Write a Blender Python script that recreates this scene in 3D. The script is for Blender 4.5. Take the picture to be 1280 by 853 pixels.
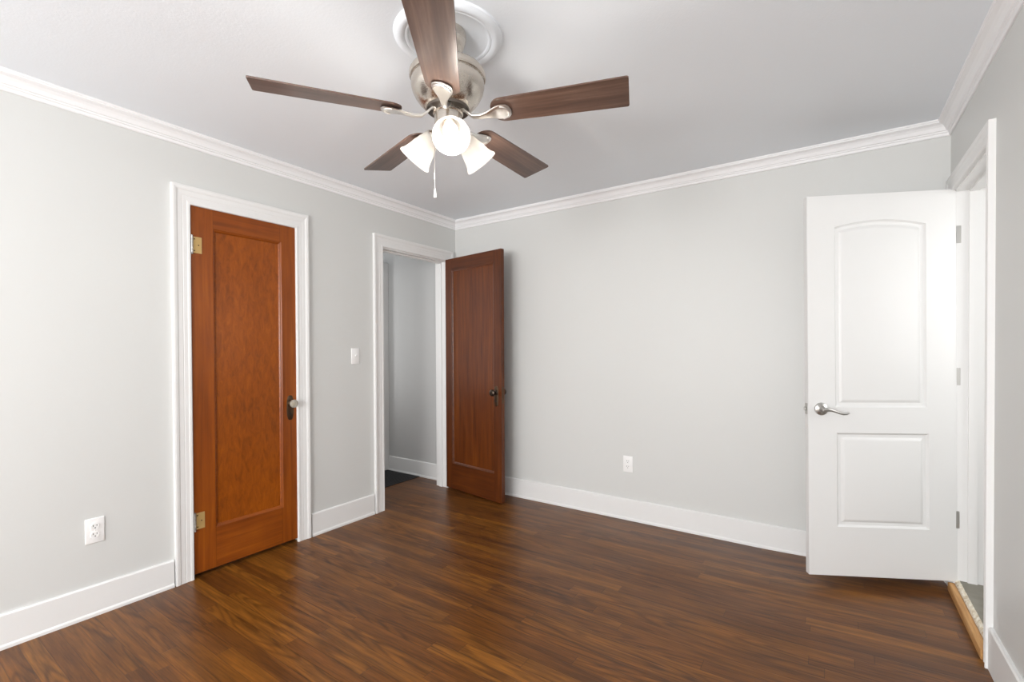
import bpy, bmesh, math, random
from mathutils import Vector, Matrix
random.seed(7)
C = bpy.context.scene.collection
for o in list(bpy.data.objects):
    bpy.data.objects.remove(o, do_unlink=True)
PI = math.pi
R = math.radians
W, H, REAR = 3.393, 2.427, -6.00        # room: x 0..W, y REAR..0, z 0..H

# ------------------------------------------------------------------ camera
cam = bpy.data.cameras.new('camera')
co = bpy.data.objects.new('camera', cam); C.objects.link(co)
right = Vector((0.82609942, 0.56350628, -0.00451878))
up = Vector((-0.00205159, 0.01102617, 0.99993711))
fwd = Vector((-0.56352066, 0.82603819, -0.0102648))
m3 = Matrix((right, up, -fwd)).transposed()
co.matrix_world = Matrix.Translation((2.89004, -3.31055, 1.25411)) @ m3.to_4x4()
cam.sensor_width = 36.0
cam.lens = 588.19 / 1280 * 36.0
cam.shift_y = 15.59 / 1280
cam.clip_start = 0.02
bpy.context.scene.camera = co

# ------------------------------------------------------------------ world, light, exposure
sc = bpy.context.scene
sc.view_settings.view_transform = 'Standard'
sc.view_settings.look = 'None'
sc.view_settings.gamma = 1.0
sc.view_settings.use_curve_mapping = False
sc.view_settings.exposure = 0.22
wd = bpy.data.worlds.new('sky'); sc.world = wd; wd.use_nodes = True
wd.node_tree.nodes['Background'].inputs['Color'].default_value = (0.86, 0.93, 1.0, 1)
wd.node_tree.nodes['Background'].inputs['Strength'].default_value = 1.0

def area(name, loc, rot, sx, sy, power, col=(1, 1, 1)):
    l = bpy.data.lights.new(name, 'AREA'); l.shape = 'RECTANGLE'; l.size = sx; l.size_y = sy
    l.energy = power; l.color = col
    o = bpy.data.objects.new(name, l); C.objects.link(o); o.location = loc; o.rotation_euler = rot
    return o
# daylight entering through the two windows behind the camera and the one beside it
area('daylight_left_rear_window', (0.95, REAR - 0.10, 1.40), (R(108), 0, 0), 1.10, 1.35, 62, (1.0, 0.99, 0.985))
area('daylight_right_rear_window', (2.45, REAR - 0.10, 1.40), (R(108), 0, 0), 1.10, 1.35, 112, (1.0, 0.99, 0.985))
area('daylight_right_window', (W + 0.10, -3.95, 1.40), (R(110), 0, R(90)), 1.10, 1.35, 16, (1.0, 0.99, 0.985))
area('hall_fill', (-0.75, -1.15, 1.50), (R(90), 0, 0), 0.7, 1.4, 3.5, (1.0, 1.0, 1.0))  # added fill to brighten the hall wall; the hall has no window
area('hall_casing_shadow_light', (-1.29, -0.38, 1.45), (R(90), 0, R(-90)), 0.18, 1.5, 3.0, (1.0, 1.0, 1.0))  # added unseen light raking the hall wall so its casing throws a dark strip
area('bath_fill', (4.60, -0.55, 1.60), (R(90), 0, R(90)), 0.8, 1.0, 12, (1.0, 0.99, 0.97))  # added fill inside the closed bath
LAMP_W = 3.0          # each bulb of the fan's light kit
BULB_E = 2.0

# ------------------------------------------------------------------ node helpers
class NT:
    def __init__(s, name):
        s.m = bpy.data.materials.new(name); s.m.use_nodes = True
        s.t = s.m.node_tree; s.t.nodes.clear()
        s.out = s.t.nodes.new('ShaderNodeOutputMaterial')
        s.b = s.t.nodes.new('ShaderNodeBsdfPrincipled')
        s.t.links.new(s.b.outputs[0], s.out.inputs['Surface'])
    def set(s, sock, v):
        if hasattr(v, 'is_output') or isinstance(v, bpy.types.NodeSocket):
            s.t.links.new(v, sock)
        elif v is not None:
            if hasattr(sock.default_value, '__len__') and not hasattr(v, '__len__'):
                v = (v, v, v)
            if hasattr(sock.default_value, '__len__') and len(sock.default_value) == 4 and len(v) == 3:
                v = (*v, 1)
            sock.default_value = v
    def p(s, **k):
        for a, v in k.items():
            s.set(s.b.inputs[a.replace('_', ' ')], v)
        return s
    def math(s, op, a, b=None, c=None):
        n = s.t.nodes.new('ShaderNodeMath'); n.operation = op
        s.set(n.inputs[0], a)
        if b is not None: s.set(n.inputs[1], b)
        if c is not None: s.set(n.inputs[2], c)
        return n.outputs[0]
    def vmath(s, op, a, b=None):
        n = s.t.nodes.new('ShaderNodeVectorMath'); n.operation = op
        s.set(n.inputs[0], a)
        if b is not None: s.set(n.inputs[1], b)
        return n.outputs[0]
    def co(s):
        n = s.t.nodes.new('ShaderNodeTexCoord'); return n.outputs['Object']
    def sep(s, v):
        n = s.t.nodes.new('ShaderNodeSeparateXYZ'); s.set(n.inputs[0], v); return n.outputs
    def comb(s, x, y, z):
        n = s.t.nodes.new('ShaderNodeCombineXYZ')
        for i, v in enumerate((x, y, z)): s.set(n.inputs[i], v)
        return n.outputs[0]
    def noise(s, v, scale, detail=4, rough=0.55, dist=0.0):
        n = s.t.nodes.new('ShaderNodeTexNoise'); s.set(n.inputs['Vector'], v)
        n.inputs['Scale'].default_value = scale; n.inputs['Detail'].default_value = detail
        n.inputs['Roughness'].default_value = rough; n.inputs['Distortion'].default_value = dist
        return n.outputs[0]
    def white(s, v):
        n = s.t.nodes.new('ShaderNodeTexWhiteNoise'); n.noise_dimensions = '3D'
        s.set(n.inputs['Vector'], v); return n.outputs['Value']
    def wave(s, v, scale, dist, detail=3, dscale=1.0):
        n = s.t.nodes.new('ShaderNodeTexWave'); s.set(n.inputs['Vector'], v)
        n.wave_type = 'BANDS'; n.bands_direction = 'X'
        n.inputs['Scale'].default_value = scale; n.inputs['Distortion'].default_value = dist
        n.inputs['Detail'].default_value = detail; n.inputs['Detail Scale'].default_value = dscale
        return n.outputs['Fac']
    def ramp(s, f, stops):
        n = s.t.nodes.new('ShaderNodeValToRGB'); s.set(n.inputs[0], f)
        e = n.color_ramp.elements
        while len(e) < len(stops): e.new(0.5)
        for el, (pos, c) in zip(e, stops):
            el.position = pos; el.color = (*c, 1) if len(c) == 3 else c
        return n.outputs['Color']
    def mix(s, f, a, b, mode='MIX'):
        n = s.t.nodes.new('ShaderNodeMix'); n.data_type = 'RGBA'; n.blend_type = mode
        s.set(n.inputs[0], f); s.set(n.inputs[6], a); s.set(n.inputs[7], b)
        return n.outputs[2]
    def mixv(s, f, a, b):
        n = s.t.nodes.new('ShaderNodeMix'); n.data_type = 'VECTOR'
        s.set(n.inputs[0], f); s.set(n.inputs[4], a); s.set(n.inputs[5], b)
        return n.outputs[1]
    def mr(s, v, a, b, c, d):
        n = s.t.nodes.new('ShaderNodeMapRange')
        for i, q in enumerate((v, a, b, c, d)): s.set(n.inputs[i], q)
        return n.outputs[0]
    def bump(s, h, strength, dist=0.01):
        n = s.t.nodes.new('ShaderNodeBump'); n.inputs['Strength'].default_value = strength
        n.inputs['Distance'].default_value = dist; s.set(n.inputs['Height'], h)
        s.t.links.new(n.outputs[0], s.b.inputs['Normal'])

def srgb(r, g, b):
    f = lambda c: (c / 255 / 12.92) if c / 255 <= 0.04045 else ((c / 255 + 0.055) / 1.055) ** 2.4
    return (f(r), f(g), f(b))

def paint(name, col, rough, bump=0.0, scale=180, spec=0.5):
    n = NT(name)
    c = n.co()
    v = n.noise(c, 1.6, 3)
    n.p(Base_Color=n.mix(v, tuple(x * 0.985 for x in col), tuple(min(1, x * 1.015) for x in col)), Roughness=rough,
        Specular_IOR_Level=spec)
    if bump: n.bump(n.noise(c, scale, 3), bump, 0.002)
    return n.m

M = {}
M['wall'] = paint('greige_paint', srgb(212, 213, 211), 0.42, 0.10, 160, 0.35)
M['ceiling'] = paint('ceiling_paint', srgb(242, 247, 252), 0.9, 0.25, 120, 0.2)
M['trim'] = paint('white_trim_paint', srgb(231, 231, 230), 0.35, 0.06, 60, 0.4)
M['crown'] = paint('white_crown_paint', srgb(240, 240, 241), 0.4, 0, 60, 0.4)
M['white_door'] = paint('white_door_paint', srgb(222, 222, 221), 0.38, 0.03, 300, 0.4)
M['plastic'] = paint('white_plastic', srgb(243, 243, 242), 0.3)
M['slot'] = paint('dark_slot', (0.03, 0.03, 0.03), 0.6)
M['hall_wall'] = paint('hall_grey_paint', srgb(196, 196, 195), 0.5, 0.08, 160, 0.3)

def metal(name, col, rough, metallic=1.0):
    n = NT(name)
    c = n.co()
    v = n.noise(c, 400, 2)
    n.p(Base_Color=col, Metallic=metallic, Roughness=n.mr(v, 0.2, 0.8, rough * 0.95, rough * 1.05))
    return n.m
M['nickel'] = metal('brushed_nickel', (0.62, 0.57, 0.51), 0.27)
M['nickel_light'] = metal('satin_nickel_arm', (0.80, 0.78, 0.75), 0.33)
M['nickel_dark'] = metal('dark_nickel_band', (0.16, 0.14, 0.12), 0.4)
M['steel'] = metal('satin_steel', (0.52, 0.51, 0.49), 0.3)
M['brass'] = metal('old_brass', srgb(198, 166, 108), 0.5, 0.45)
M['bronze'] = metal('dark_bronze', (0.085, 0.065, 0.05), 0.34)
M['plate'] = metal('aged_plate', (0.115, 0.075, 0.048), 0.42)
M['blackmetal'] = metal('black_metal', (0.03, 0.028, 0.028), 0.3)

# ---- oak strip floor: boards run along X
def floor_mat():
    n = NT('oak_strip_floor')
    x, y, z = n.sep(n.co())
    bw, bl = 0.0635, 1.05
    row = n.math('FLOOR', n.math('DIVIDE', y, bw))
    roff = n.white(n.comb(row, 3.7, 1.3))
    xs = n.math('ADD', n.math('DIVIDE', x, bl), n.math('MULTIPLY', roff, 7.31))
    cell = n.math('FLOOR', xs)
    h1 = n.white(n.comb(row, cell, 0.5)); h2 = n.white(n.comb(cell, row, 9.5)); h3 = n.white(n.comb(row, cell, 23.5))
    fy = n.math('FRACT', n.math('DIVIDE', y, bw)); fx = n.math('FRACT', xs)
    # grain, with each board taken from its own piece of wood
    gx = n.math('ADD', n.math('MULTIPLY', x, 1.0), n.math('MULTIPLY', h1, 37))
    gy = n.math('ADD', y, n.math('MULTIPLY', h2, 11))
    fine = n.noise(n.comb(n.math('MULTIPLY', gx, 7), n.math('MULTIPLY', gy, 150), 0), 1.0, 5, 0.62)
    mid = n.noise(n.comb(n.math('MULTIPLY', gx, 2.6), n.math('MULTIPLY', gy, 44), h3), 1.0, 4, 0.6, 0.6)
    cn = n.noise(n.comb(n.math('MULTIPLY', gx, 0.9), n.math('MULTIPLY', gy, 9), h1), 1.0, 1.5, 0.4)
    cath = n.math('MULTIPLY_ADD', n.math('SINE', n.math('MULTIPLY', cn, 95.0)), 0.5, 0.5)
    blotch = n.noise(n.comb(n.math('MULTIPLY', x, 0.9), n.math('MULTIPLY', y, 13.0), 0), 1.6, 5, 0.62)
    base = n.ramp(h1, [(0.0, srgb(96, 57, 18)), (0.25, srgb(105, 63, 20)), (0.6, srgb(111, 68, 21)), (0.85, srgb(118, 74, 24)), (1.0, srgb(128, 82, 27))])
    g = n.math('ADD', n.math('MULTIPLY', fine, 0.5), n.math('MULTIPLY', mid, 0.5))
    dark = n.ramp(g, [(0.32, (0.30, 0.25, 0.21)), (0.5, (0.93, 0.90, 0.86)), (0.65, (1.42, 1.38, 1.22))])
    c1 = n.mix(0.85, base, dark, 'MULTIPLY')
    cm = n.ramp(cath, [(0.0, (0.62, 0.57, 0.52)), (0.45, (0.95, 0.95, 0.94)), (1.0, (1.06, 1.06, 1.05))])
    usec = n.mr(h3, 0.45, 0.6, 0.0, 0.9)
    c2 = n.mix(usec, c1, n.mix(1.0, c1, cm, 'MULTIPLY'))
    c3 = n.mix(0.8, c2, n.ramp(blotch, [(0.34, (0.58, 0.53, 0.50)), (0.5, (1.0, 0.98, 0.95)), (0.66, (1.28, 1.24, 1.10))]), 'MULTIPLY')
    ey = n.math('MINIMUM', fy, n.math('SUBTRACT', 1.0, fy))
    ex = n.math('MULTIPLY', n.math('MINIMUM', fx, n.math('SUBTRACT', 1.0, fx)), bl / bw)
    e = n.math('MINIMUM', ey, ex)
    gap = n.mr(e, 0.0, 0.028, 0.0, 1.0)
    col = n.mix(gap, n.mix(1.0, c3, (0.38, 0.34, 0.32), 'MULTIPLY'), c3)
    wear = n.noise(n.comb(x, y, 0.37), 2.3, 1.5, 0.5)
    n.p(Base_Color=col, Roughness=n.mr(wear, 0.0, 1.0, 0.20, 0.50), Specular_IOR_Level=0.36)
    hgt = n.math('ADD', n.math('MULTIPLY', gap, 0.6), n.math('MULTIPLY', fine, 0.35))
    n.bump(hgt, 0.25, 0.002)
    return n.m
M['floor'] = floor_mat()

# ---- stained door timber: stiles grained along Z, rails along X (object space)
def door_wood(name, stops, stile, width, figure, rough):
    n = NT(name)
    x, y, z = n.sep(n.co())
    inr = n.math('MULTIPLY', n.math('GREATER_THAN', x, stile), n.math('LESS_THAN', x, width - stile))
    vert = n.comb(n.math('MULTIPLY', x, 34), n.math('MULTIPLY', y, 34), n.math('MULTIPLY', z, 1.8))
    hori = n.comb(n.math('MULTIPLY', x, 1.8), n.math('MULTIPLY', y, 34), n.math('ADD', n.math('MULTIPLY', z, 34), 7))
    if figure:
        v = n.comb(n.math('MULTIPLY', x, 42), n.math('MULTIPLY', y, 10), n.math('MULTIPLY', z, 13))
        g = n.noise(v, 1.0, 6, 0.68, 0.7)
    else:
        g = n.noise(n.mixv(inr, vert, hori), 1.0, 5, 0.6, 0.4)
    big = n.noise(n.comb(n.math('MULTIPLY', x, 3), y, n.math('MULTIPLY', z, 1.2)), 1.6, 3)
    f = n.math('ADD', n.math('MULTIPLY', g, 0.72), n.math('MULTIPLY', big, 0.28))
    col = n.ramp(f, stops)
    if not figure:
        j = n.math('MINIMUM', n.math('ABSOLUTE', n.math('SUBTRACT', x, stile)), n.math('ABSOLUTE', n.math('SUBTRACT', x, width - stile)))
        col = n.mix(n.mr(j, 0.0005, 0.0016, 0.0, 1.0), n.mix(1.0, col, (0.6, 0.55, 0.5), 'MULTIPLY'), col)
    n.p(Base_Color=col, Roughness=rough, Specular_IOR_Level=0.36)
    n.p(Coat_Weight=0.08, Coat_Roughness=0.22)
    n.bump(g, 0.12, 0.002)
    return n.m
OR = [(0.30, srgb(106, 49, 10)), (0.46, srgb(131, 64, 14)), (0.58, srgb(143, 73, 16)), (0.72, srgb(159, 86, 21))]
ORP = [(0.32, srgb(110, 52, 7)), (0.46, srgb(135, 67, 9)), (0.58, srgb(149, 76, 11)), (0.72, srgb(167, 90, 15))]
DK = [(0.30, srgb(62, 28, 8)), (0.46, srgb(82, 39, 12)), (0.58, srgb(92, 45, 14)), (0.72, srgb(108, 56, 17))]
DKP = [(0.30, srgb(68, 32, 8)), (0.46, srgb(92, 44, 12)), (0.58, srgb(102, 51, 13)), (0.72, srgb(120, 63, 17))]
D1W, D2W, D3W = 0.612, 0.697, 0.692
M['oak_door'] = door_wood('orange_stained_wood', OR, 0.112, D1W, False, 0.30)
M['oak_panel'] = door_wood('orange_figured_wood', ORP, 0.112, D1W, True, 0.28)
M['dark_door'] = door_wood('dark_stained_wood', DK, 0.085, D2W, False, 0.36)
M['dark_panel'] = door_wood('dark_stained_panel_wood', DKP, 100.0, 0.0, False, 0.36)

def blade_mat():
    n = NT('walnut_blade')
    x, y, z = n.sep(n.co())
    g = n.noise(n.comb(n.math('MULTIPLY', x, 3), n.math('MULTIPLY', y, 60), z), 1.0, 5, 0.62, 0.5)
    b = n.noise(n.comb(n.math('MULTIPLY', x, 1.2), n.math('MULTIPLY', y, 14), z), 1.0, 3)
    f = n.math('ADD', n.math('MULTIPLY', g, 0.6), n.math('MULTIPLY', b, 0.4))
    n.p(Base_Color=n.ramp(f, [(0.3, srgb(66, 48, 41)), (0.5, srgb(94, 71, 60)), (0.7, srgb(124, 98, 84))]), Roughness=0.30,
        Specular_IOR_Level=0.6)
    return n.m
M['blade'] = blade_mat()
def mat_rough_wood():
    n = NT('raw_wood_strip'); x, y, z = n.sep(n.co())
    g = n.noise(n.comb(n.math('MULTIPLY', x, 60), n.math('MULTIPLY', y, 4), n.math('MULTIPLY', z, 60)), 1.0, 5)
    n.p(Base_Color=n.ramp(g, [(0.3, srgb(164, 116, 66)), (0.55, srgb(196, 148, 92)), (0.75, srgb(212, 170, 118))]), Roughness=0.6)
    return n.m
M['raw_wood'] = mat_rough_wood()
def mat_rough_edge():
    n = NT('chipped_mortar_edge')
    g = n.noise(n.co(), 55, 6, 0.7)
    n.p(Base_Color=n.ramp(g, [(0.35, srgb(190, 172, 142)), (0.5, srgb(224, 215, 196)), (0.7, srgb(238, 235, 226))]), Roughness=0.9)
    n.bump(g, 0.6, 0.006)
    return n.m
M['mortar'] = mat_rough_edge()
def mat_tile():
    n = NT('grey_bath_floor'); g = n.noise(n.co(), 9, 5)
    n.p(Base_Color=n.ramp(g, [(0.3, srgb(118, 114, 102)), (0.7, srgb(140, 136, 124))]), Roughness=0.5)
    return n.m
M['tile'] = mat_tile()
def mat_rubber():
    n = NT('black_mat_rubber'); g = n.noise(n.co(), 90, 3)
    n.p(Base_Color=n.ramp(g, [(0.3, (0.010, 0.010, 0.011)), (0.7, (0.03, 0.03, 0.032))]), Roughness=0.55)
    return n.m
M['rubber'] = mat_rubber()
def mat_glass_knob():
    n = NT('clear_glass_knob')
    n.p(Base_Color=(0.88, 0.88, 0.80), Roughness=0.05, IOR=1.5, Transmission_Weight=0.68)
    return n.m
M['knob_glass'] = mat_glass_knob()
def mat_shade():
    n = NT('frosted_white_glass')
    t = n.t
    tr = t.nodes.new('ShaderNodeBsdfTranslucent'); tr.inputs['Color'].default_value = (0.88, 0.86, 0.83, 1)
    n.p(Base_Color=(0.48, 0.47, 0.455), Roughness=0.25)
    mx = t.nodes.new('ShaderNodeMixShader'); mx.inputs[0].default_value = 0.45
    t.links.new(n.b.outputs[0], mx.inputs[1]); t.links.new(tr.outputs[0], mx.inputs[2])
    t.links.new(mx.outputs[0], n.out.inputs['Surface'])
    return n.m
M['shade'] = mat_shade()
def mat_bulb():
    n = NT('lit_bulb')
    n.p(Base_Color=(1, 1, 1), Roughness=0.4, Emission_Color=(1.0, 0.90, 0.76), Emission_Strength=BULB_E)
    return n.m
M['bulb'] = mat_bulb()
def mat_pane():
    n = NT('window_glass'); t = n.t
    a = t.nodes.new('ShaderNodeBsdfTransparent'); b = t.nodes.new('ShaderNodeBsdfGlossy'); b.inputs['Roughness'].default_value = 0.02
    mx = t.nodes.new('ShaderNodeMixShader'); mx.inputs[0].default_value = 0.06
    t.links.new(a.outputs[0], mx.inputs[1]); t.links.new(b.outputs[0], mx.inputs[2]); t.links.new(mx.outputs[0], n.out.inputs['Surface'])
    return n.m
M['pane'] = mat_pane()

# ------------------------------------------------------------------ mesh helpers
def link(name, me, mat, parent=None, loc=None, rot=None):
    o = bpy.data.objects.new(name, me); C.objects.link(o)
    if mat: me.materials.append(M[mat] if isinstance(mat, str) else mat)
    if parent: o.parent = parent
    if loc is not None: o.location = loc
    if rot is not None: o.rotation_euler = rot
    return o
def from_bm(name, bm, mat, parent=None, loc=None, rot=None, smooth=False, angle=35):
    bmesh.ops.recalc_face_normals(bm, faces=bm.faces)
    me = bpy.data.meshes.new(name); bm.to_mesh(me); bm.free()
    if smooth:
        for p in me.polygons: p.use_smooth = True
        me.set_sharp_from_angle(angle=R(angle))
    return link(name, me, mat, parent, loc, rot)
def box(bm, x0, x1, y0, y1, z0, z1, bev=0.0, seg=1):
    vs = [bm.verts.new((x, y, z)) for x in (x0, x1) for y in (y0, y1) for z in (z0, z1)]
    f = [(0, 1, 3, 2), (4, 6, 7, 5), (0, 4, 5, 1), (2, 3, 7, 6), (0, 2, 6, 4), (1, 5, 7, 3)]
    fs = [bm.faces.new([vs[i] for i in q]) for q in f]
    if bev:
        es = list({e for fa in fs for e in fa.edges})
        bmesh.ops.bevel(bm, geom=es, offset=bev, segments=seg, affect='EDGES', profile=0.5)
    return bm
def lathe(bm, prof, n=32, mat=None, cap0=False, cap1=False):
    mat = mat or Matrix()
    rings = []
    for r, z in prof:
        if r < 1e-6: rings.append([bm.verts.new(mat @ Vector((0, 0, z)))])
        else: rings.append([bm.verts.new(mat @ Vector((r * math.cos(2 * PI * i / n), r * math.sin(2 * PI * i / n), z))) for i in range(n)])
    for a, b in zip(rings, rings[1:]):
        for i in range(n):
            j = (i + 1) % n
            if len(a) == 1 and len(b) == 1: continue
            if len(a) == 1: bm.faces.new((a[0], b[i], b[j]))
            elif len(b) == 1: bm.faces.new((a[i], b[0], a[j]))
            else: bm.faces.new((a[i], b[i], b[j], a[j]))
    if cap0 and len(rings[0]) > 1: bm.faces.new(rings[0])
    if cap1 and len(rings[-1]) > 1: bm.faces.new(rings[-1])
    return bm
def tube(bm, pts, rad, n=10, flat=None):
    """tube along pts; rad a number or list; flat = (squash factor) of the vertical radius"""
    pts = [Vector(p) for p in pts]
    if not hasattr(rad, '__len__'): rad = [rad] * len(pts)
    rings = []
    for i, p in enumerate(pts):
        d = (pts[min(i + 1, len(pts) - 1)] - pts[max(i - 1, 0)]).normalized()
        ref = Vector((0, 0, 1)) if abs(d.z) < 0.95 else Vector((1, 0, 0))
        u = d.cross(ref).normalized(); v = u.cross(d).normalized()
        ru = rad[i] if not hasattr(rad[i], '__len__') else rad[i][0]
        rv = rad[i] if not hasattr(rad[i], '__len__') else rad[i][1]
        rings.append([bm.verts.new(p + u * (ru * math.cos(2 * PI * k / n)) + v * (rv * math.sin(2 * PI * k / n))) for k in range(n)])
    for a, b in zip(rings, rings[1:]):
        for k in range(n): bm.faces.new((a[k], a[(k + 1) % n], b[(k + 1) % n], b[k]))
    bm.faces.new(rings[0]); bm.faces.new(rings[-1])
    return bm
def sweep(bm, path, dirs, prof, fn):
    """prof: closed list of (o,p); station i = path[i] + o*dirs[i], at protrusion p -> fn(a,b,p)"""
    rings = []
    for (a, b), (da, db) in zip(path, dirs):
        rings.append([bm.verts.new(fn(a + o * da, b + o * db, p)) for o, p in prof])
    k = len(prof)
    for A, B in zip(rings, rings[1:]):
        for i in range(k):
            j = (i + 1) % k
            bm.faces.new((A[i], A[j], B[j], B[i]))
    bm.faces.new(rings[0]); bm.faces.new(rings[-1])
    return bm
def tag(o, label=None, cat=None, group=None, kind=None):
    if label: o['label'] = label
    if cat: o['category'] = cat
    if group: o['group'] = group
    if kind: o['kind'] = kind
    return o
def struct(o, label, cat): return tag(o, label, cat, None, 'structure')
def empty(name, loc, rot=(0, 0, 0)):
    o = bpy.data.objects.new(name, None); C.objects.link(o); o.location = loc; o.rotation_euler = rot
    o.empty_display_size = 0.1
    return o

# ------------------------------------------------------------------ room shell
T = 0.12
# openings
A0, A1, AZ = -2.186, -1.562, 2.050      # closed door in the left wall
B0, B1, BZ = -0.868, -0.132, 2.052      # doorway to the hall in the left wall
E0, E1, EZ = -0.775, -0.105, 2.040      # bath doorway in the right wall
RW0, RW1, RWZ0, RWZ1 = -4.50, -3.40, 0.72, 2.08   # window in right wall (beside/behind the camera)
BW0, BW1, BW2, BW3 = 0.40, 1.50, 1.90, 3.00                             # window in rear wall
def floor_z(x):                          # the old floor rises a little towards the right wall
    t = min(1, max(0, (x - 2.45) / (W - 2.45)))
    return 0.027 * t * t * (3 - 2 * t)
bm = bmesh.new()
xs = [-0.12, 0.0, 1.2, 2.3] + [2.4 + 0.05 * i for i in range(20)] + [W + 0.025]
rows = [[bm.verts.new((x, y, z)) for x in xs for z in (floor_z(x), -0.08)] for y in (REAR, 0.12)]
for i in range(len(xs) - 1):
    a, b = 2 * i, 2 * i + 2
    bm.faces.new((rows[0][a], rows[0][b], rows[1][b], rows[1][a])); bm.faces.new((rows[0][a + 1], rows[0][b + 1], rows[1][b + 1], rows[1][a + 1]))
    for r_ in rows: bm.faces.new((r_[a], r_[b], r_[b + 1], r_[a + 1]))
for k in (0, -2): bm.faces.new((rows[0][k], rows[1][k], rows[1][k + 1], rows[0][k + 1]))
box(bm, -1.30, -0.12, -1.30, 0.12, -0.08, 0.0)
struct(from_bm('floor', bm, 'floor'), 'dark brown oak strip floor with satin sheen', 'floor')
bm = bmesh.new(); box(bm, -1.4, W + T, REAR - T, 0.12, H, H + 0.08)
struct(from_bm('ceiling', bm, 'ceiling'), 'flat white painted ceiling above the fan', 'ceiling')

bm = bmesh.new()
box(bm, -T, 0, REAR - T, A0, 0, H); box(bm, -T, 0, A0, A1, AZ, H); box(bm, -T, -0.07, A0, A1, 0, AZ)
box(bm, -T, 0, A1, B0, 0, H); box(bm, -T, 0, B0, B1, BZ, H); box(bm, -T, 0, B1, 0.0, 0, H)
struct(from_bm('wall_left', bm, 'wall'), 'greige left wall holding the two wooden doors', 'wall')
bm = bmesh.new(); box(bm, -T, W + T, 0, T, 0, H)
struct(from_bm('wall_back', bm, 'wall'), 'plain greige back wall between dark wooden and white doors', 'wall')
bm = bmesh.new()
box(bm, W, W + T, E1, 0, 0, H); box(bm, W, W + T, E0, E1, EZ, H)
box(bm, W, W + T, RW1, E0, 0, H); box(bm, W, W + T, RW0, RW1, 0, RWZ0); box(bm, W, W + T, RW0, RW1, RWZ1, H)
box(bm, W, W + T, REAR - T, RW0, 0, H)
struct(from_bm('wall_right', bm, 'wall'), 'greige right wall beside the white door frame', 'wall')
bm = bmesh.new()
box(bm, 0, BW0, REAR - T, REAR, 0, H); box(bm, BW1, BW2, REAR - T, REAR, 0, H); box(bm, BW3, W, REAR - T, REAR, 0, H)
for q0, q1 in ((BW0, BW1), (BW2, BW3)):
    box(bm, q0, q1, REAR - T, REAR, 0, RWZ0); box(bm, q0, q1, REAR - T, REAR, RWZ1, H)
struct(from_bm('wall_rear', bm, 'wall'), 'greige rear wall with two windows, behind the camera', 'wall')

def window(name, fn, a0, a1, z0, z1, label):
    root = empty(name, fn((a0 + a1) / 2, z0, 0)); struct(root, label, 'window')
    inv = Matrix.Translation(root.location).inverted()
    f = lambda a, b, p: inv @ Vector(fn(a, b, p))
    prof = [(0, 0.02), (0.085, 0.02), (0.085, 0.0), (0, 0.0)]
    bm = bmesh.new()
    sweep(bm, [(a0, z0), (a0, z1), (a1, z1), (a1, z0), (a0, z0)], [(-1, -1), (-1, 1), (1, 1), (1, -1), (-1, -1)], prof, f)
    from_bm('casing', bm, 'trim', root)
    zm = (z0 + z1) / 2
    for s0, s1, d in ((z0, zm + 0.02, -0.035), (zm - 0.02, z1, -0.070)):
        bm = bmesh.new()
        pr = [(0, d), (-0.045, d), (-0.045, d - 0.03), (0, d - 0.03)]
        sweep(bm, [(a0, s0), (a0, s1), (a1, s1), (a1, s0), (a0, s0)], [(-1, -1), (-1, 1), (1, 1), (1, -1), (-1, -1)], pr, f)
        sash = from_bm('sash', bm, 'trim', root)
        bm = bmesh.new()
        q = [f(a0 + .03, s0 + .03, d - .015), f(a1 - .03, s0 + .03, d - .015), f(a1 - .03, s1 - .03, d - .015), f(a0 + .03, s1 - .03, d - .015)]
        bm.faces.new([bm.verts.new(v) for v in q])
        from_bm('pane', bm, 'pane', sash)
window('window_1', lambda a, z, p: (a, REAR + p, z), BW0, BW1, RWZ0, RWZ1, 'left double hung window in the rear wall, behind the camera')
window('window_3', lambda a, z, p: (a, REAR + p, z), BW2, BW3, RWZ0, RWZ1, 'right double hung window in the rear wall, behind the camera')
window('window_2', lambda a, z, p: (W - p, a, z), RW0, RW1, RWZ0, RWZ1, 'double hung window in the right wall, beside the camera')

# hall beyond the open dark door
bm = bmesh.new()
box(bm, -1.30, -T, 0.0, T, 0, H)
box(bm, -1.42, -1.30, -1.42, T, 0, H)
box(bm, -1.30, -T, -1.42, -1.30, 0, H)
struct(from_bm('wall_hall', bm, 'hall_wall'), 'grey hall wall seen through the open doorway', 'wall')
# bath beyond the white door
bm = bmesh.new()
box(bm, W + T, 4.8, 0.28, 0.40, 0, H); box(bm, 4.8, 4.92, -1.6, 0.40, 0, H); box(bm, W + T, 4.8, -1.6, -1.48, 0, H)
box(bm, W + T - 0.001, W + T + 0.012, E1, 0.28, 0, H); box(bm, W + T - 0.001, W + T + 0.012, -1.48, E0, 0, H)
box(bm, W + T - 0.001, W + T + 0.012, E0, E1, EZ, H)
struct(from_bm('wall_bath', bm, 'trim'), 'white wall of the room behind the white door', 'wall')
bm = bmesh.new(); box(bm, W + T, 4.8, -1.48, 0.28, H, H + 0.08)
struct(from_bm('ceiling_bath', bm, 'ceiling'), 'white ceiling of the room behind the white door', 'ceiling')
bm = bmesh.new(); box(bm, W + 0.022, 4.8, E0 + 0.0, E1, -0.02, 0.083); box(bm, W + T, 4.8, -1.48, E0, -0.02, 0.083); box(bm, W + T, 4.8, E1, 0.28, -0.02, 0.083)
struct(from_bm('floor_bath', bm, 'tile'), 'grey raised floor behind the threshold at right', 'floor')

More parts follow.
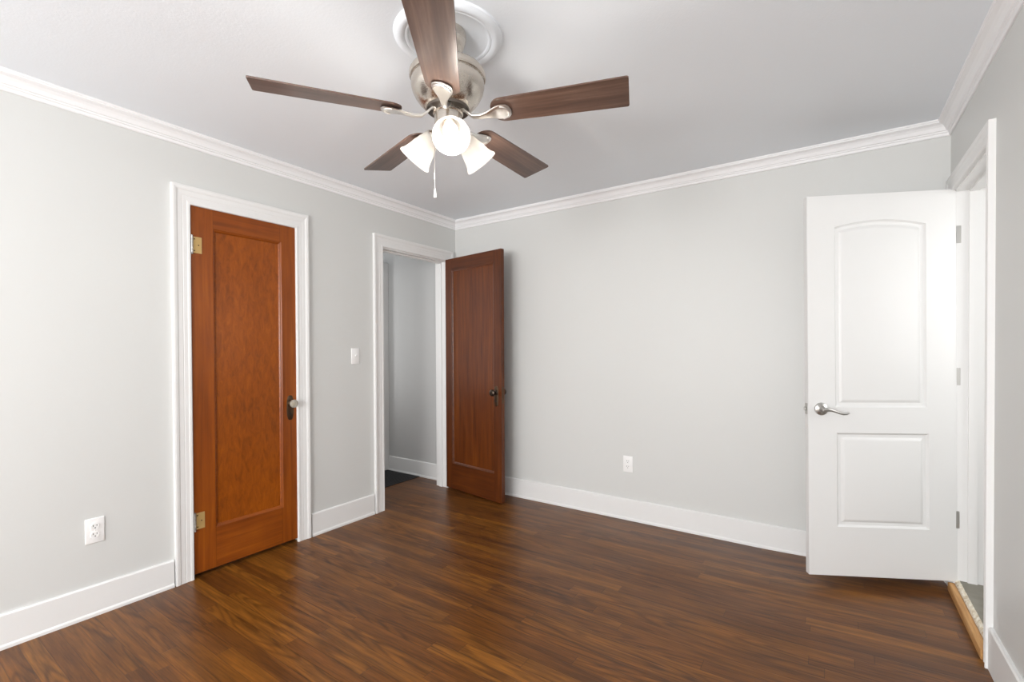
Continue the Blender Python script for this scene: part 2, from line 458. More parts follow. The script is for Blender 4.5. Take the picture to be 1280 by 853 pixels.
# ---- crown moulding: (d = out from wall, h = below ceiling)
CR = [(0, 0), (0.057, 0), (0.057, 0.007), (0.053, 0.010), (0.053, 0.016), (0.048, 0.019), (0.038, 0.024), (0.029, 0.034), (0.024, 0.044),
      (0.021, 0.050), (0.015, 0.053), (0.015, 0.059), (0.010, 0.062), (0.009, 0.072), (0.006, 0.0764), (0, 0.0764)]
def crown(name, p0, p1, n0, s0, s1, label):
    """p0->p1 wall line; n0 inward normal; s0,s1 mitre (+1: shortens with d)"""
    d = (Vector(p1) - Vector(p0)).normalized(); nn = Vector(n0)
    bm = bmesh.new(); rings = []
    for P, s in ((Vector(p0), s0), (Vector(p1), -s1)):
        rings.append([bm.verts.new(P + nn * a + d * (s * a) + Vector((0, 0, -h))) for a, h in CR])
    k = len(CR)
    for i in range(k): bm.faces.new((rings[0][i], rings[0][(i + 1) % k], rings[1][(i + 1) % k], rings[1][i]))
    bm.faces.new(rings[0]); bm.faces.new(rings[1])
    return struct(from_bm(name, bm, 'crown'), label, 'crown moulding')
crown('trim_1', (0, REAR, H), (0, 0, H), (1, 0, 0), 1, 1, 'white crown moulding along the top of the left wall')
crown('trim_2', (0, 0, H), (W, 0, H), (0, -1, 0), 1, 1, 'white crown moulding along the top of the back wall')
crown('trim_3', (W, REAR, H), (W, 0, H), (-1, 0, 0), 1, 1, 'white crown moulding along the top of the right wall')

# ---- baseboards: (p out, z); heights may differ end to end
def base(name, p0, p1, nrm, h0, h1, label, t=0.014, dz=0.0, mat='trim'):
    bm = bmesh.new(); rings = []
    for P, h in ((Vector(p0), h0), (Vector(p1), h1)):
        prof = [(0, 0), (t + 0.006, 0), (t + 0.006, 0.012), (t + 0.002, 0.018), (t, 0.020), (t, h - 0.006), (t - 0.005, h), (0, h)]
        rings.append([bm.verts.new(P + Vector(nrm) * a + Vector((0, 0, z + dz))) for a, z in prof])
    k = 8
    for i in range(k): bm.faces.new((rings[0][i], rings[0][(i + 1) % k], rings[1][(i + 1) % k], rings[1][i]))
    bm.faces.new(rings[0]); bm.faces.new(rings[1])
    return struct(from_bm(name, bm, mat), label, 'baseboard')
CA = 0.088
base('baseboard_left_near', (0, REAR, 0), (0, A0 - CA, 0), (1, 0, 0), 0.162, 0.143, 'tall white baseboard on the left wall, left of the orange door')
base('baseboard_left', (0, A1 + CA, 0), (0, B0 - CA, 0), (1, 0, 0), 0.152, 0.152, 'short white baseboard between the two left wall door frames')
base('baseboard_back', (0.0, 0, 0), (W - 0.021, 0, 0), (0, -1, 0), 0.153, 0.153, 'long white baseboard along the back wall')
base('baseboard_right', (W, REAR, 0), (W, E0 - 0.052, 0), (-1, 0, 0), 0.19, 0.19, 'white baseboard along the right wall by the frame')
base('baseboard_hall', (-1.30, 0, 0), (-T, 0, 0), (0, -1, 0), 0.150, 0.150, 'white baseboard inside the hall, beyond the open doorway')
base('baseboard_rear', (0.02, REAR, 0), (W - 0.02, REAR, 0), (0, 1, 0), 0.153, 0.153, 'white baseboard on the rear wall, behind the camera')

# ---- door casings
CP = [(0, 0), (0, 0.014), (0.004, 0.017), (0.014, 0.017), (0.018, 0.0153), (0.036, 0.0160), (0.039, 0.0148), (0.042, 0.0160), (0.062, 0.017),
      (0.068, 0.0205), (0.080, 0.0225), (CA, 0.021), (CA, 0)]
DIRS = [(-1, 0), (-1, 1), (1, 1), (1, 0)]
def casing(name, a0, a1, zt, fn, label, wl=1.0, wr=1.0, wt=1.0, z0=0.0):
    bm = bmesh.new()
    dirs = [(-wl, 0), (-wl, wt), (wr, wt), (wr, 0)]
    sweep(bm, [(a0, z0), (a0, zt), (a1, zt), (a1, z0)], dirs, CP, fn)
    return struct(from_bm(name, bm, 'trim'), label, 'door casing')
LF = lambda a, z, p: (p, a, z)
casing('trim_4', A0 + 0.007, A1 - 0.012, AZ - 0.008, LF, 'white casing framing the closed orange wooden door', wt=1.12)
casing('trim_5', B0 + 0.010, B1 - 0.004, BZ - 0.006, LF, 'white casing framing the doorway into the hall', wt=1.05)
RF = lambda a, z, p: (W - p, a, z)
# on the right wall the jambs are a = E0 (near) and E1 (far)
casing('trim_6', E0 + 0.004, E1 - 0.004, EZ - 0.006, RF, 'white casing framing the doorway behind the white door', wl=0.62, wr=1.09, wt=0.86)

# ---- jambs (lining of the openings) with stops
def jamb(name, a0, a1, zt, fn, depth, label, stop, z0=0.0):
    prof = [(0, 0), (0, -stop), (-0.011, -stop), (-0.011, -stop - 0.035), (0, -stop - 0.035), (0, -depth), (0.014, -depth), (0.014, 0)]
    bm = bmesh.new()
    sweep(bm, [(a0, z0), (a0, zt), (a1, zt), (a1, z0)], DIRS, prof, fn)
    return struct(from_bm(name, bm, 'trim'), label, 'door jamb')
jamb('trim_7', B0 + 0.014, B1 - 0.014 + 0.008, BZ - 0.014, LF, 0.120, 'white jamb lining the doorway into the hall', 0.042)
jamb('trim_8', E0 + 0.014, E1 - 0.014, EZ - 0.014, RF, 0.135, 'white jamb lining the doorway at right, with hinge leaves', 0.050)

# ------------------------------------------------------------------ doors
def rect_outline(x0, x1, z0, z1):
    return lambda d: [(x0 + d, z0 + d), (x1 - d, z0 + d), (x1 - d, z1 - d), (x0 + d, z1 - d)]
def arch_outline(x0, x1, z0, zs, rise, n=20):
    cx = (x0 + x1) / 2; hw = (x1 - x0) / 2
    r = (hw * hw + rise * rise) / (2 * rise); cz = zs + rise - r
    def f(d):
        pts = [(x0 + d, z0 + d), (x1 - d, z0 + d)]
        h = hw - d; rr = r - d
        a = math.asin(h / rr)
        for i in range(n + 1):
            t = a - 2 * a * i / n
            pts.append((cx + rr * math.sin(t), cz + rr * math.cos(t)))
        return pts
    return f
def slab_face(bm, w, h, y, sgn, panels, loops, fill):
    """one face of a door at y, panels sink along +sgn*y; returns border verts and last loops"""
    rect = [bm.verts.new(q) for q in ((0, y, 0), (w, y, 0), (w, y, h), (0, y, h))]
    es = [bm.edges.new((rect[i], rect[(i + 1) % 4])) for i in range(4)]
    last = []
    for f in panels:
        prev = None
        for d, dep in loops:
            ring = [bm.verts.new((x, y + sgn * dep, z)) for x, z in f(d)]
            if prev is None:
                es += [bm.edges.new((ring[i], ring[(i + 1) % len(ring)])) for i in range(len(ring))]
            else:
                for i in range(len(ring)):
                    j = (i + 1) % len(ring)
                    bm.faces.new((prev[i], prev[j], ring[j], ring[i]))
            prev = ring
        if fill: bm.faces.new(prev)
        last.append(prev)
    bmesh.ops.triangle_fill(bm, use_beauty=True, use_dissolve=False, edges=es)
    return rect, last
def door_slab(name, w, h, t, panels, loops, fill, mat, loc, rotz, tilt=0.0):
    bm = bmesh.new()
    r0, l0 = slab_face(bm, w, h, 0.0, 1, panels, loops, fill)
    r1, l1 = slab_face(bm, w, h, t, -1, panels, loops, fill)
    for i in range(4):
        j = (i + 1) % 4
        bm.faces.new((r0[i], r0[j], r1[j], r1[i]))
    if not fill:
        for a, b in zip(l0, l1):
            for i in range(len(a)):
                j = (i + 1) % len(a)
                bm.faces.new((a[i], b[i], b[j], a[j]))
    rim = [e for e in bm.edges if all(v in r0 for v in e.verts)]
    bmesh.ops.bevel(bm, geom=rim, offset=0.0022, segments=2, affect='EDGES')
    o = from_bm(name, bm, mat, None, loc, (0, tilt, rotz), smooth=True, angle=20)
    return o
WL = [(0.0, 0.0), (0.003, 0.0035), (0.008, 0.005), (0.014, 0.0105), (0.015, 0.0125)]

# --- door_1 : closed, orange stained, in the left wall
D1H = 2.020
d1 = door_slab('door_1', D1W, D1H, 0.040, [rect_outline(0.112, 0.508, 0.228, 1.914)], WL, False, 'oak_door', (0.004, -2.175, 0.022), R(90))
struct(d1, 'closed orange-brown single panel wooden door with glass knob', 'door')
bm = bmesh.new(); box(bm, 0.116, 0.504, 0.0135, 0.0265, 0.232, 1.910)
tag(from_bm('door_panel', bm, 'oak_panel', d1), 'mottled orange wood panel')
def butt_hinge(parent, x, z, h=0.09, w=0.047):
    bm = bmesh.new(); box(bm, x + 0.008, x + 0.008 + w, -0.003, 0.001, z - h / 2, z + h / 2, 0.0012)
    hg = from_bm('hinge', bm, 'brass', parent); hg['label'] = 'brass hinge leaf'
    bm = bmesh.new()
    for k in range(5):
        z0 = z - h / 2 + k * h / 5
        lathe(bm, [(0.0045, z0 + 0.0005), (0.0058, z0 + 0.0018), (0.0058, z0 + h / 5 - 0.0018), (0.0045, z0 + h / 5 - 0.0005)], 14,
              Matrix.Translation((x + 0.004, -0.0085, 0)), True, True)
    lathe(bm, [(0.0, z - h / 2 - 0.010), (0.005, z - h / 2 - 0.006), (0.004, z - h / 2)], 14, Matrix.Translation((x + 0.004, -0.0085, 0)))
    lathe(bm, [(0.004, z + h / 2), (0.005, z + h / 2 + 0.005), (0.0, z + h / 2 + 0.008)], 14, Matrix.Translation((x + 0.004, -0.0085, 0)))
    from_bm('knuckle', bm, 'steel', hg, smooth=True)
    for dx, dz in ((0.018, 0.032), (0.038, 0.0), (0.018, -0.032)):
        bm = bmesh.new(); lathe(bm, [(0.0, 0.0012), (0.0028, 0.0010), (0.0038, 0.0)], 12, Matrix.Translation((x + dx, -0.003, z + dz)) @ Matrix.Rotation(R(90), 4, 'X'))
        from_bm('screw', bm, 'plate', hg)
butt_hinge(d1, -0.001, 1.808); butt_hinge(d1, -0.001, 0.290)
def plate_mesh(cx, cz, w, h, t, taper=0.75):
    """escutcheon: long plate, rounded and waisted ends"""
    bm = bmesh.new(); pts = []
    n = 40
    for i in range(n):
        a = 2 * PI * i / n
        sx = math.copysign(abs(math.cos(a)) ** 0.45, math.cos(a)); sz = math.copysign(abs(math.sin(a)) ** 0.85, math.sin(a))
        pts.append((cx + w / 2 * sx * (1 - 0.16 * abs(math.sin(a)) ** 4), cz + h / 2 * sz))
    r = []
    for s, y in ((1.0, 0.0), (1.0, -t * 0.5), (0.86, -t)):
        r.append([bm.verts.new((cx + (x - cx) * s, y, cz + (z - cz) * (1 - (1 - s) * w / h))) for x, z in pts])
    for A, B in zip(r, r[1:]):
        for i in range(n): bm.faces.new((A[i], A[(i + 1) % n], B[(i + 1) % n], B[i]))
    bm.faces.new(r[-1]); bm.faces.new(r[0])
    return bm
KX, KZ = 0.558, 0.887
pl = from_bm('escutcheon_plate', plate_mesh(KX, KZ - 0.028, 0.046, 0.158, 0.0035), 'plate', d1, smooth=True); pl['label'] = 'dark bronze backplate'
bm = bmesh.new(); lathe(bm, [(0, 0.001), (0.0035, 0.001), (0.0035, 0)], 12, Matrix.Translation((KX, -0.0036, KZ - 0.062)) @ Matrix.Rotation(R(90), 4, 'X'))
box(bm, KX - 0.002, KX + 0.002, -0.0046, -0.0036, KZ - 0.076, KZ - 0.062)
from_bm('keyhole', bm, 'slot', pl)
Y90 = lambda x, z, y=0.0: Matrix.Translation((x, y, z)) @ Matrix.Rotation(R(90), 4, 'X')
bm = bmesh.new(); lathe(bm, [(0.019, 0.003), (0.017, 0.008), (0.011, 0.011), (0.009, 0.020), (0.012, 0.027), (0.016, 0.030)], 28, Y90(KX, KZ), True, True)
kn = from_bm('knob', bm, 'plate', d1, smooth=True)
bm = bmesh.new(); lathe(bm, [(0.014, 0.029), (0.0235, 0.035), (0.0270, 0.043), (0.0260, 0.051), (0.0215, 0.057), (0.0120, 0.0585), (0.0, 0.0575)], 12, Y90(KX, KZ), True)
g = from_bm('glass_knob', bm, 'knob_glass', kn); g['label'] = 'clear faceted glass knob'
bm = bmesh.new(); lathe(bm, [(0, 0.0305), (0.0115, 0.0305), (0.0115, 0.034), (0, 0.034)], 20, Y90(KX, KZ))
from_bm('rosette', bm, 'brass', kn)

# --- door_2 : dark stained, open into the room
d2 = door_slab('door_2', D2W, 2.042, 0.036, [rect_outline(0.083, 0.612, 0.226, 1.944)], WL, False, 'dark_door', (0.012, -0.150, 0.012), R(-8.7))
struct(d2, 'open dark reddish-brown wooden door by the back corner', 'door')
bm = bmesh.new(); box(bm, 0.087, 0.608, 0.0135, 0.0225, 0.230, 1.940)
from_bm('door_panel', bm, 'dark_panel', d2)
KX, KZ = 0.640, 0.888
for sgn, off in ((1, 0.0), (-1, 0.036)):
    mt = Matrix.Translation((0, off, 0)) @ Matrix.Scale(sgn, 4, (0, 1, 0))
    bm = plate_mesh(KX, KZ - 0.03, 0.046, 0.165, 0.0035); bmesh.ops.transform(bm, matrix=mt, verts=bm.verts)
    pl = from_bm('escutcheon_plate', bm, 'plate', d2, smooth=True)
    bm = bmesh.new(); box(bm, KX - 0.002, KX + 0.002, -0.0046, -0.0036, KZ - 0.078, KZ - 0.062); bmesh.ops.transform(bm, matrix=mt, verts=bm.verts)
    from_bm('keyhole', bm, 'slot', pl)
    bm = bmesh.new()
    lathe(bm, [(0.019, 0.003), (0.017, 0.008), (0.011, 0.011), (0.0095, 0.026), (0.016, 0.031), (0.0245, 0.038), (0.0275, 0.046), (0.0265, 0.053), (0.020, 0.059), (0.010, 0.0605), (0, 0.0605)], 30, Y90(KX, KZ), True)
    bmesh.ops.transform(bm, matrix=mt, verts=bm.verts)
    k = from_bm('knob', bm, 'bronze', d2, smooth=True); k['label'] = 'dark bronze round knob'
bm = bmesh.new(); box(bm, D2W - 0.0005, D2W + 0.0012, 0.008, 0.028, KZ - 0.085, KZ + 0.045, 0.0005)
from_bm('latch_plate', bm, 'plate', d2)
for z in (0.25, 1.79):
    bm = bmesh.new(); lathe(bm, [(0.0, z - 0.055), (0.005, z - 0.05), (0.0055, z - 0.045), (0.0055, z + 0.045), (0.005, z + 0.05), (0, z + 0.055)], 14, Matrix.Translation((-0.004, 0.034, 0)))
    from_bm('hinge', bm, 'brass', d2, smooth=True)

# --- door_3 : white moulded two panel door, open into the room
D3H, D3Z = 1.962, 0.071
ML = [(0.0, 0.0), (0.004, 0.005), (0.009, 0.0095), (0.018, 0.0110), (0.024, 0.0100), (0.030, 0.0060), (0.038, 0.0025), (0.042, 0.0020)]
d3 = door_slab('door_3', D3W, D3H, 0.035,
               [arch_outline(0.130, 0.556, 0.943 - D3Z, 1.868 - D3Z, 0.030), rect_outline(0.136, 0.565, 0.326 - D3Z, 0.811 - D3Z)],
               ML, True, 'white_door', (2.791, -0.428, D3Z), R(26.64), tilt=R(-0.5))
struct(d3, 'open white two panel door with arched upper panel at right', 'door')
LX, LZ = 0.062, 0.935 - D3Z
for sgn, off in ((1, 0.0), (-1, 0.035)):
    mt = Matrix.Translation((0, off, 0)) @ Matrix.Scale(sgn, 4, (0, 1, 0))
    bm = bmesh.new()
    lathe(bm, [(0.0325, 0.0), (0.0330, 0.004), (0.0310, 0.009), (0.0240, 0.013), (0.0150, 0.016), (0.0125, 0.022), (0.0120, 0.040)], 36, Y90(LX, LZ), True, True)
    bmesh.ops.transform(bm, matrix=mt, verts=bm.verts)
    h = from_bm('handle_rose', bm, 'steel', d3, smooth=True); h['label'] = 'satin steel round rose'
    bm = bmesh.new()
    pts = [(-0.008, 0.001), (0.0, 0.0015), (0.012, 0.001), (0.026, -0.002), (0.042, -0.009), (0.058, -0.0165), (0.074, -0.0205), (0.088, -0.0195), (0.097, -0.0155)]
    rad = [(0.006, 0.008), (0.009, 0.0125), (0.008, 0.0105), (0.0065, 0.0075), (0.0058, 0.0060), (0.0056, 0.0062), (0.0056, 0.0068), (0.0050, 0.0060), (0.003, 0.0032)]
    sx = []
    tube(bm, [(LX + x * 1.15, -0.044, LZ + z) for x, z in pts], rad, 14)
    bmesh.ops.transform(bm, matrix=mt, verts=bm.verts)
    from_bm('lever', bm, 'steel', h, smooth=True)
bm = bmesh.new(); box(bm, -0.0016, 0.0004, 0.005, 0.030, LZ - 0.030, LZ + 0.028, 0.0008)
lp = from_bm('latch_plate', bm, 'steel', d3)
bm = bmesh.new(); box(bm, -0.0125, -0.001, 0.011, 0.024, LZ - 0.009, LZ + 0.009, 0.003, 2)
from_bm('latch_bolt', bm, 'steel', lp)
# hinges : knuckle at the hinge edge plus the leaf let into the jamb
for z in (1.813, 1.105, 0.388):
    zz = z - D3Z
    xx = D3W + 0.004
    bm = bmesh.new()
    lathe(bm, [(0.0045, zz - 0.045), (0.0058, zz - 0.043), (0.0058, zz + 0.043), (0.0045, zz + 0.045)], 14, Matrix.Translation((xx, 0.036, 0)), True, True)
    hg = from_bm('hinge', bm, 'steel', d3, smooth=True)
    bm = bmesh.new(); box(bm, D3W - 0.0005, D3W + 0.0016, 0.004, 0.034, zz - 0.045, zz + 0.045)
    from_bm('leaf', bm, 'steel', hg)

for z in (1.813, 1.105, 0.388):
    bm = bmesh.new(); box(bm, 0.0, 0.017, -0.002, 0.002, -0.043, 0.043, 0.0009)
    o = from_bm('hinge_leaf', bm, 'steel', None, (W + 0.004, E1 - 0.0150, z))
    tag(o, {1.813: 'top steel hinge leaf on the jamb behind the white door', 1.105: 'middle steel hinge leaf on the jamb behind the white door',
            0.388: 'bottom steel hinge leaf on the jamb behind the white door'}[z], 'hinge', 'hinge leaves on the right jamb')

# ------------------------------------------------------------------ threshold, mat
th = empty('threshold', (W, (E0 + E1) / 2, 0)); tag(th, 'raw wood threshold strip with chipped edge on the floor under the white door', 'threshold')
L2 = (E1 - E0) / 2
bm = bmesh.new(); box(bm, -0.022, 0.005, -L2 + 0.012, L2 - 0.012, 0.01, 0.066, 0.003)
from_bm('wood_strip', bm, 'raw_wood', th)['label'] = 'raw tan wood strip'
bm = bmesh.new()
N = 46; ringp = []
for i in range(N + 1):
    y = -L2 + 0.012 + (2 * L2 - 0.024) * i / N
    j = lambda s: random.uniform(-s, s)
    ringp.append([bm.verts.new(v) for v in ((0.0051, y, 0.01), (0.0051, y, 0.068 + j(.003)), (0.010 + j(.003), y, 0.077 + j(.004)), (0.0218, y, 0.084 + j(.002)), (0.0218, y, 0.01))])
for a, b in zip(ringp, ringp[1:]):
    for k in range(5): bm.faces.new((a[k], a[(k + 1) % 5], b[(k + 1) % 5], b[k]))
bm.faces.new(ringp[0]); bm.faces.new(ringp[-1])
from_bm('mortar_edge', bm, 'mortar', th)['label'] = 'chipped pale mortar edge'

dm = empty('doormat', (-0.456, -0.45, 0.0)); tag(dm, 'black ribbed doormat on the hall floor beyond the open doorway', 'doormat')
bm = bmesh.new(); box(bm, -0.60, 0.0, -0.40, 0.428, 0.0, 0.006, 0.002)
from_bm('backing', bm, 'rubber', dm)
bm = bmesh.new()
for i in range(22):
    x = -0.585 + i * 0.0262
    box(bm, x, x + 0.012, -0.385, 0.412, 0.0055, 0.0095, 0.0015)
from_bm('ribs', bm, 'rubber', dm)
# hall: casing of the next doorway
bm = bmesh.new(); box(bm, -1.02, -0.915, -0.066, 0.0, 0.0, 2.145, 0.003)
struct(from_bm('trim_9', bm, 'trim'), 'white casing edge of a further doorway inside the hall', 'door casing')

# ------------------------------------------------------------------ outlets and switch
def outlet(loc, rotz, label):
    r = empty('electrical_outlet', loc, (0, 0, rotz)); tag(r, label, 'outlet', 'wall outlets')
    bm = bmesh.new(); box(bm, -0.036, 0.036, -0.0055, 0.0, -0.059, 0.059, 0.0028, 3)
    from_bm('cover_plate', bm, 'plastic', r, smooth=True)
    for s in (1, -1):
        bm = bmesh.new()
        cz = s * 0.0195; n = 32; A = []; B = []; D = []
        for i in range(n):
            a = 2 * PI * i / n
            x = 0.0172 * math.cos(a); z = max(-0.0140, min(0.0140, 0.0172 * math.sin(a)))
            A.append(bm.verts.new((x, -0.005, cz + z))); B.append(bm.verts.new((x, -0.0072, cz + z))); D.append(bm.verts.new((x * .94, -0.0078, cz + z * .94)))
        for P, Q in ((A, B), (B, D)):
            for i in range(n): bm.faces.new((P[i], P[(i + 1) % n], Q[(i + 1) % n], Q[i]))
        bm.faces.new(D)
        rc = from_bm('receptacle', bm, 'plastic', r)
        bm = bmesh.new()
        box(bm, -0.0080, -0.0055, -0.0084, -0.0076, cz + 0.0005, cz + 0.0085); box(bm, 0.0055, 0.0078, -0.0084, -0.0076, cz + 0.0015, cz + 0.0080)
        lathe(bm, [(0, 0.0008), (0.0025, 0.0008), (0.0025, 0)], 12, Y90(0, cz - 0.0065, -0.0076))
        from_bm('slots', bm, 'slot', rc)
    bm = bmesh.new(); lathe(bm, [(0, 0.0012), (0.002, 0.001), (0.0032, 0)], 14, Y90(0, 0, -0.0055))
    from_bm('screw', bm, 'plastic', r)
outlet((0.0, -2.592, 0.402), R(90), 'white double outlet low on the left wall, left of the orange door')
outlet((1.655, 0.0, 0.407), 0, 'white double outlet low on the back wall')
sw = empty('light_switch', (0.0, -1.112, 1.205), (0, 0, R(90))); tag(sw, 'white toggle light switch on the left wall between the doors', 'light switch')
bm = bmesh.new(); box(bm, -0.035, 0.035, -0.0055, 0.0, -0.0575, 0.0575, 0.0028, 3)
from_bm('cover_plate', bm, 'plastic', sw, smooth=True)
bm = bmesh.new(); box(bm, -0.0055, 0.0055, -0.0066, -0.005, -0.0125, 0.0125, 0.0006)
tg = from_bm('toggle_frame', bm, 'plastic', sw)
bm = bmesh.new(); box(bm, -0.0042, 0.0042, -0.016, -0.005, -0.004, 0.0045, 0.0012)
bmesh.ops.rotate(bm, verts=bm.verts, cent=(0, -0.006, 0), matrix=Matrix.Rotation(R(-28), 3, 'X'))
from_bm('toggle', bm, 'plastic', tg)
for s in (1, -1):
    bm = bmesh.new(); lathe(bm, [(0, 0.0012), (0.002, 0.001), (0.0032, 0)], 14, Y90(0, s * 0.030, -0.0055))
    from_bm('screw', bm, 'plastic', sw)

# ------------------------------------------------------------------ ceiling medallion and fan
FX, FY = 1.710, -1.994
bm = bmesh.new()
lathe(bm, [(0.0, -0.004), (0.146, -0.004), (0.149, -0.006), (0.151, -0.010), (0.157, -0.012), (0.162, -0.0105), (0.165, -0.013), (0.176, -0.016), (0.186, -0.015),
           (0.192, -0.011), (0.197, -0.0085), (0.201, -0.006), (0.203, 0.0), (0.0, 0.0)], 72)
md = from_bm('ceiling_medallion', bm, 'ceiling', None, (FX - 0.018, FY + 0.026, H), smooth=True)
tag(md, 'round white ringed medallion on the ceiling above the fan', 'ceiling medallion')

fan = empty('ceiling_fan', (FX, FY, H - 0.004)); tag(fan, 'brushed nickel ceiling fan with five brown blades and three lit shades', 'ceiling fan')
FZ = H - 0.004
zz = lambda z: z - FZ       # absolute height to fan space
bm = bmesh.new(); lathe(bm, [(0.0, zz(2.423)), (0.066, zz(2.423)), (0.068, zz(2.412)), (0.067, zz(2.395)), (0.061, zz(2.372)), (0.049, zz(2.350)), (0.034, zz(2.335)), (0.026, zz(2.330)), (0.0, zz(2.330))], 40)
from_bm('canopy', bm, 'nickel', fan, smooth=True)
bm = bmesh.new(); lathe(bm, [(0.0, zz(2.345)), (0.0125, zz(2.345)), (0.0125, zz(2.31)), (0.026, zz(2.305)), (0.028, zz(2.295)), (0.0, zz(2.28))], 24)
from_bm('downrod', bm, 'nickel', fan, smooth=True)
bm = bmesh.new()
lathe(bm, [(0.0, zz(2.292)), (0.06, zz(2.290)), (0.118, zz(2.284)), (0.134, zz(2.278)), (0.140, zz(2.268)), (0.1405, zz(2.256)), (0.1375, zz(2.249)), (0.1335, zz(2.248)),
           (0.1330, zz(2.244)), (0.1345, zz(2.241)), (0.1345, zz(2.225)), (0.130, zz(2.205)), (0.120, zz(2.184)), (0.106, zz(2.165)), (0.092, zz(2.151)), (0.080, zz(2.143)), (0.0, zz(2.143))], 64)
from_bm('motor_housing', bm, 'nickel', fan, smooth=True, angle=50)
bm = bmesh.new(); lathe(bm, [(0.0, zz(2.145)), (0.079, zz(2.145)), (0.078, zz(2.135)), (0.0, zz(2.135))], 48)
from_bm('vent_band', bm, 'nickel_dark', fan)
bm = bmesh.new()
lathe(bm, [(0.0, zz(2.136)), (0.056, zz(2.136)), (0.056, zz(2.124)), (0.0505, zz(2.121)), (0.0505, zz(2.070)), (0.054, zz(2.066)), (0.054, zz(2.030)), (0.047, zz(2.018)), (0.030, zz(2.010)), (0.0, zz(2.008))], 48)
from_bm('switch_housing', bm, 'nickel', fan, smooth=True, angle=30)

# blades: outline in local x (out) / y, built flat and pitched
BZ0, PITCH, ANG0 = 2.110, R(-11.7), 19.0
def blade_bm():
    bm = bmesh.new()
    r0, r1 = 0.168, 0.651
    out = []
    # inner end: rounded shoulders, narrower than the tip
    def corner(cx, cy, r, a0, a1, n=6):
        return [(cx + r * math.cos(R(a0 + (a1 - a0) * i / n)), cy + r * math.sin(R(a0 + (a1 - a0) * i / n))) for i in range(n + 1)]
    out += corner(r1 - 0.008, 0.069 - 0.008, 0.008, 90, 0)
    out += corner(r1 - 0.008, -0.069 + 0.008, 0.008, 0, -90)
    out += corner(r0 + 0.046, -0.058 + 0.044, 0.044, 270, 180)
    out += corner(r0 + 0.046, 0.058 - 0.044, 0.044, 180, 90)
    t = 0.0055
    A = [bm.verts.new((x, y, 0)) for x, y in out]; B = [bm.verts.new((x, y, t)) for x, y in out]
    bm.faces.new(A); bm.faces.new(B)
    for i in range(len(out)): bm.faces.new((A[i], A[(i + 1) % len(out)], B[(i + 1) % len(out)], B[i]))
    return bm
def bracket_bm():
    bm = bmesh.new()
    # arm from the motor to the blade, then a spade plate under the blade
    st = [(0.048, 0.030, 0.011, 0.006), (0.062, 0.026, 0.012, 0.006), (0.078, 0.008, 0.011, 0.006), (0.098, -0.008, 0.010, 0.006), (0.128, -0.012, 0.011, 0.006),
          (0.152, -0.010, 0.015, 0.005), (0.172, -0.008, 0.024, 0.004), (0.192, -0.007, 0.033, 0.0035), (0.212, -0.0065, 0.036, 0.0032), (0.228, -0.006, 0.033, 0.0030), (0.238, -0.0055, 0.022, 0.0028), (0.242, -0.005, 0.004, 0.0020)]
    n = 14; rings = []
    for x, z, hw, ht in st:
        rg = []
        for k in range(n):
            a = 2 * PI * k / n
            cs = math.copysign(abs(math.cos(a)) ** 0.6, math.cos(a)); sn = math.copysign(abs(math.sin(a)) ** 0.6, math.sin(a))
            rg.append(bm.verts.new((x, hw * cs, z + ht * sn)))
        rings.append(rg)
    for a, b in zip(rings, rings[1:]):
        for k in range(n): bm.faces.new((a[k], a[(k + 1) % n], b[(k + 1) % n], b[k]))
    bm.faces.new(rings[0]); bm.faces.new(rings[-1])
    return bm
def lip_bm():
    # raised rib that follows the rounded end of the spade
    bm = bmesh.new()
    pts = [(0.200 + 0.034 * math.cos(R(a)), 0.030 * math.sin(R(a)), -0.0105) for a in range(-78, 79, 12)]
    tube(bm, pts, 0.0032, 8)
    return bm
bl0 = from_bm('blade', blade_bm(), 'blade', fan, smooth=True, angle=30)
br0 = from_bm('blade_bracket', bracket_bm(), 'nickel_light', bl0, smooth=True, angle=50); br0['label'] = 'bright nickel blade arm'
rb0 = None
from_bm('bracket_rib', lip_bm(), 'nickel', fan, smooth=True)
rib = C.objects['bracket_rib']; ribm = rib.data; bpy.data.objects.remove(rib, do_unlink=True)
# join rib geometry into the bracket mesh (one arm casting)
bmj = bmesh.new(); bmj.from_mesh(br0.data); bmj.from_mesh(ribm); bmj.to_mesh(br0.data); bmj.free()
for p in br0.data.polygons: p.use_smooth = True
for k in range(5):
    if k == 0: b, r_ = bl0, br0
    else:
        b = bl0.copy(); C.objects.link(b); b.parent = fan
        r_ = br0.copy(); C.objects.link(r_); r_.parent = b
    b.location = (0, 0, zz(BZ0)); b.rotation_euler = (PITCH, 0, R(ANG0 + 72 * k))
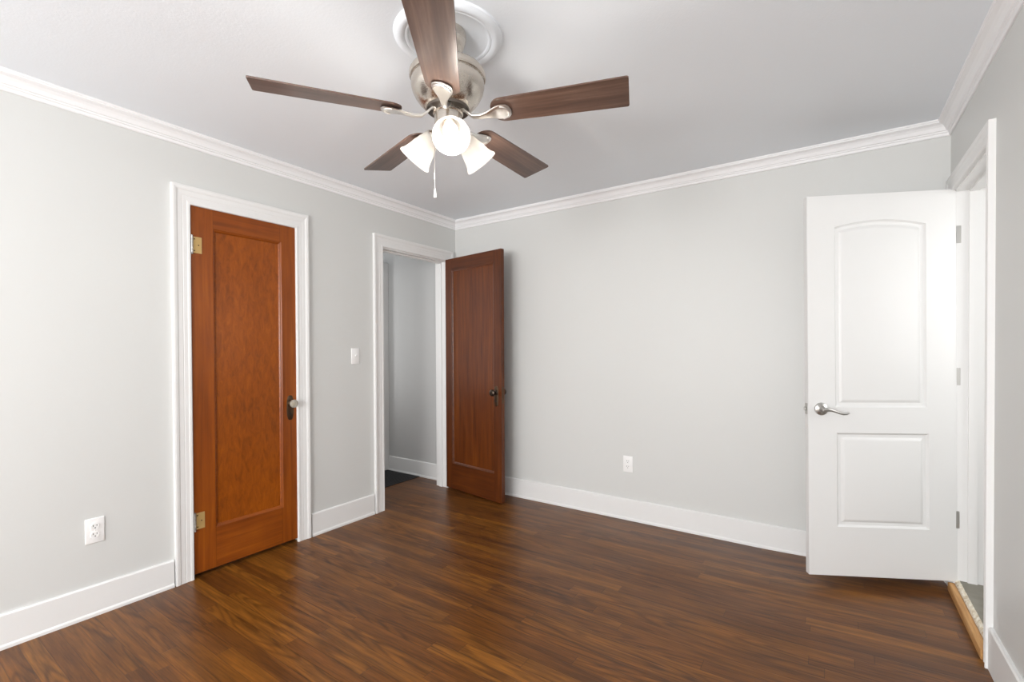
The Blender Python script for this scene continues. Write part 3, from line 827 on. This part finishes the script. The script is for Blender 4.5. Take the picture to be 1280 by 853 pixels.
# lamps of the light kit
SH = [(0.026, 0.000), (0.029, 0.006), (0.033, 0.016), (0.0385, 0.032), (0.0435, 0.050), (0.048, 0.068), (0.0525, 0.086), (0.0575, 0.100), (0.0635, 0.109), (0.0655, 0.113), (0.0645, 0.1165),
      (0.0620, 0.115), (0.0595, 0.108), (0.0540, 0.098), (0.049, 0.084), (0.0445, 0.066), (0.040, 0.048), (0.035, 0.030), (0.029, 0.014), (0.022, 0.004)]
def lamp(az, el=43):
    base_ = Vector((0.064 * math.cos(R(az)), 0.064 * math.sin(R(az)), zz(2.056)))
    ax = Vector((math.cos(R(az)) * math.cos(R(el)), math.sin(R(az)) * math.cos(R(el)), -math.sin(R(el))))
    q = Vector((0, 0, 1)).rotation_difference(ax).to_matrix().to_4x4()
    mt = Matrix.Translation(base_) @ q
    bm = bmesh.new()
    lathe(bm, [(0.0, -0.030), (0.013, -0.030), (0.014, -0.012), (0.024, -0.006), (0.027, 0.000), (0.028, 0.010), (0.020, 0.012), (0.0, 0.012)], 28, mt)
    ho = from_bm('lamp_holder', bm, 'nickel', fan, smooth=True)
    bm = bmesh.new(); lathe(bm, SH, 40, mt)
    f = bm.faces
    sh = from_bm('lamp_shade', bm, 'shade', fan, smooth=True, angle=60); sh['label'] = 'frosted white bell glass shade'
    bm = bmesh.new()
    lathe(bm, [(0.0, 0.010), (0.012, 0.012), (0.013, 0.024), (0.018, 0.036), (0.0255, 0.050), (0.0275, 0.060), (0.0255, 0.071), (0.0175, 0.081), (0.008, 0.0855), (0.0, 0.0865)], 28, mt)
    b = from_bm('bulb', bm, 'bulb', sh, smooth=True); b['label'] = 'glowing round bulb'
    l = bpy.data.lights.new('bulb_light', 'POINT'); l.energy = LAMP_W; l.color = (1.0, 0.95, 0.88); l.shadow_soft_size = 0.028
    lo = bpy.data.objects.new('bulb_light', l); C.objects.link(lo); lo.parent = fan
    lo.location = base_ + ax * 0.150
for az in (-44, 72, 192): lamp(az)
# pull chain
bm = bmesh.new()
ca = R(214.3 - 14); cx, cy = 0.0520 * math.cos(ca), 0.0520 * math.sin(ca)
tube(bm, [(cx * 0.8, cy * 0.8, zz(2.058)), (cx, cy, zz(2.056)), (cx * 1.04, cy * 1.04, zz(2.045)), (cx * 1.04, cy * 1.04, zz(1.852))], 0.0013, 8)
for i in range(46):
    z = zz(2.045 - i * 0.0042)
    lathe(bm, [(0, z - 0.0018), (0.0019, z), (0, z + 0.0018)], 6, Matrix.Translation((cx * 1.04, cy * 1.04, 0)))
pc = from_bm('pull_chain', bm, 'nickel_light', fan)
bm = bmesh.new(); lathe(bm, [(0, zz(1.856)), (0.0022, zz(1.854)), (0.0036, zz(1.842)), (0.0058, zz(1.828)), (0.0050, zz(1.820)), (0, zz(1.817))], 16, Matrix.Translation((cx * 1.04, cy * 1.04, 0)))
from_bm('chain_fob', bm, 'plastic', pc, smooth=True)
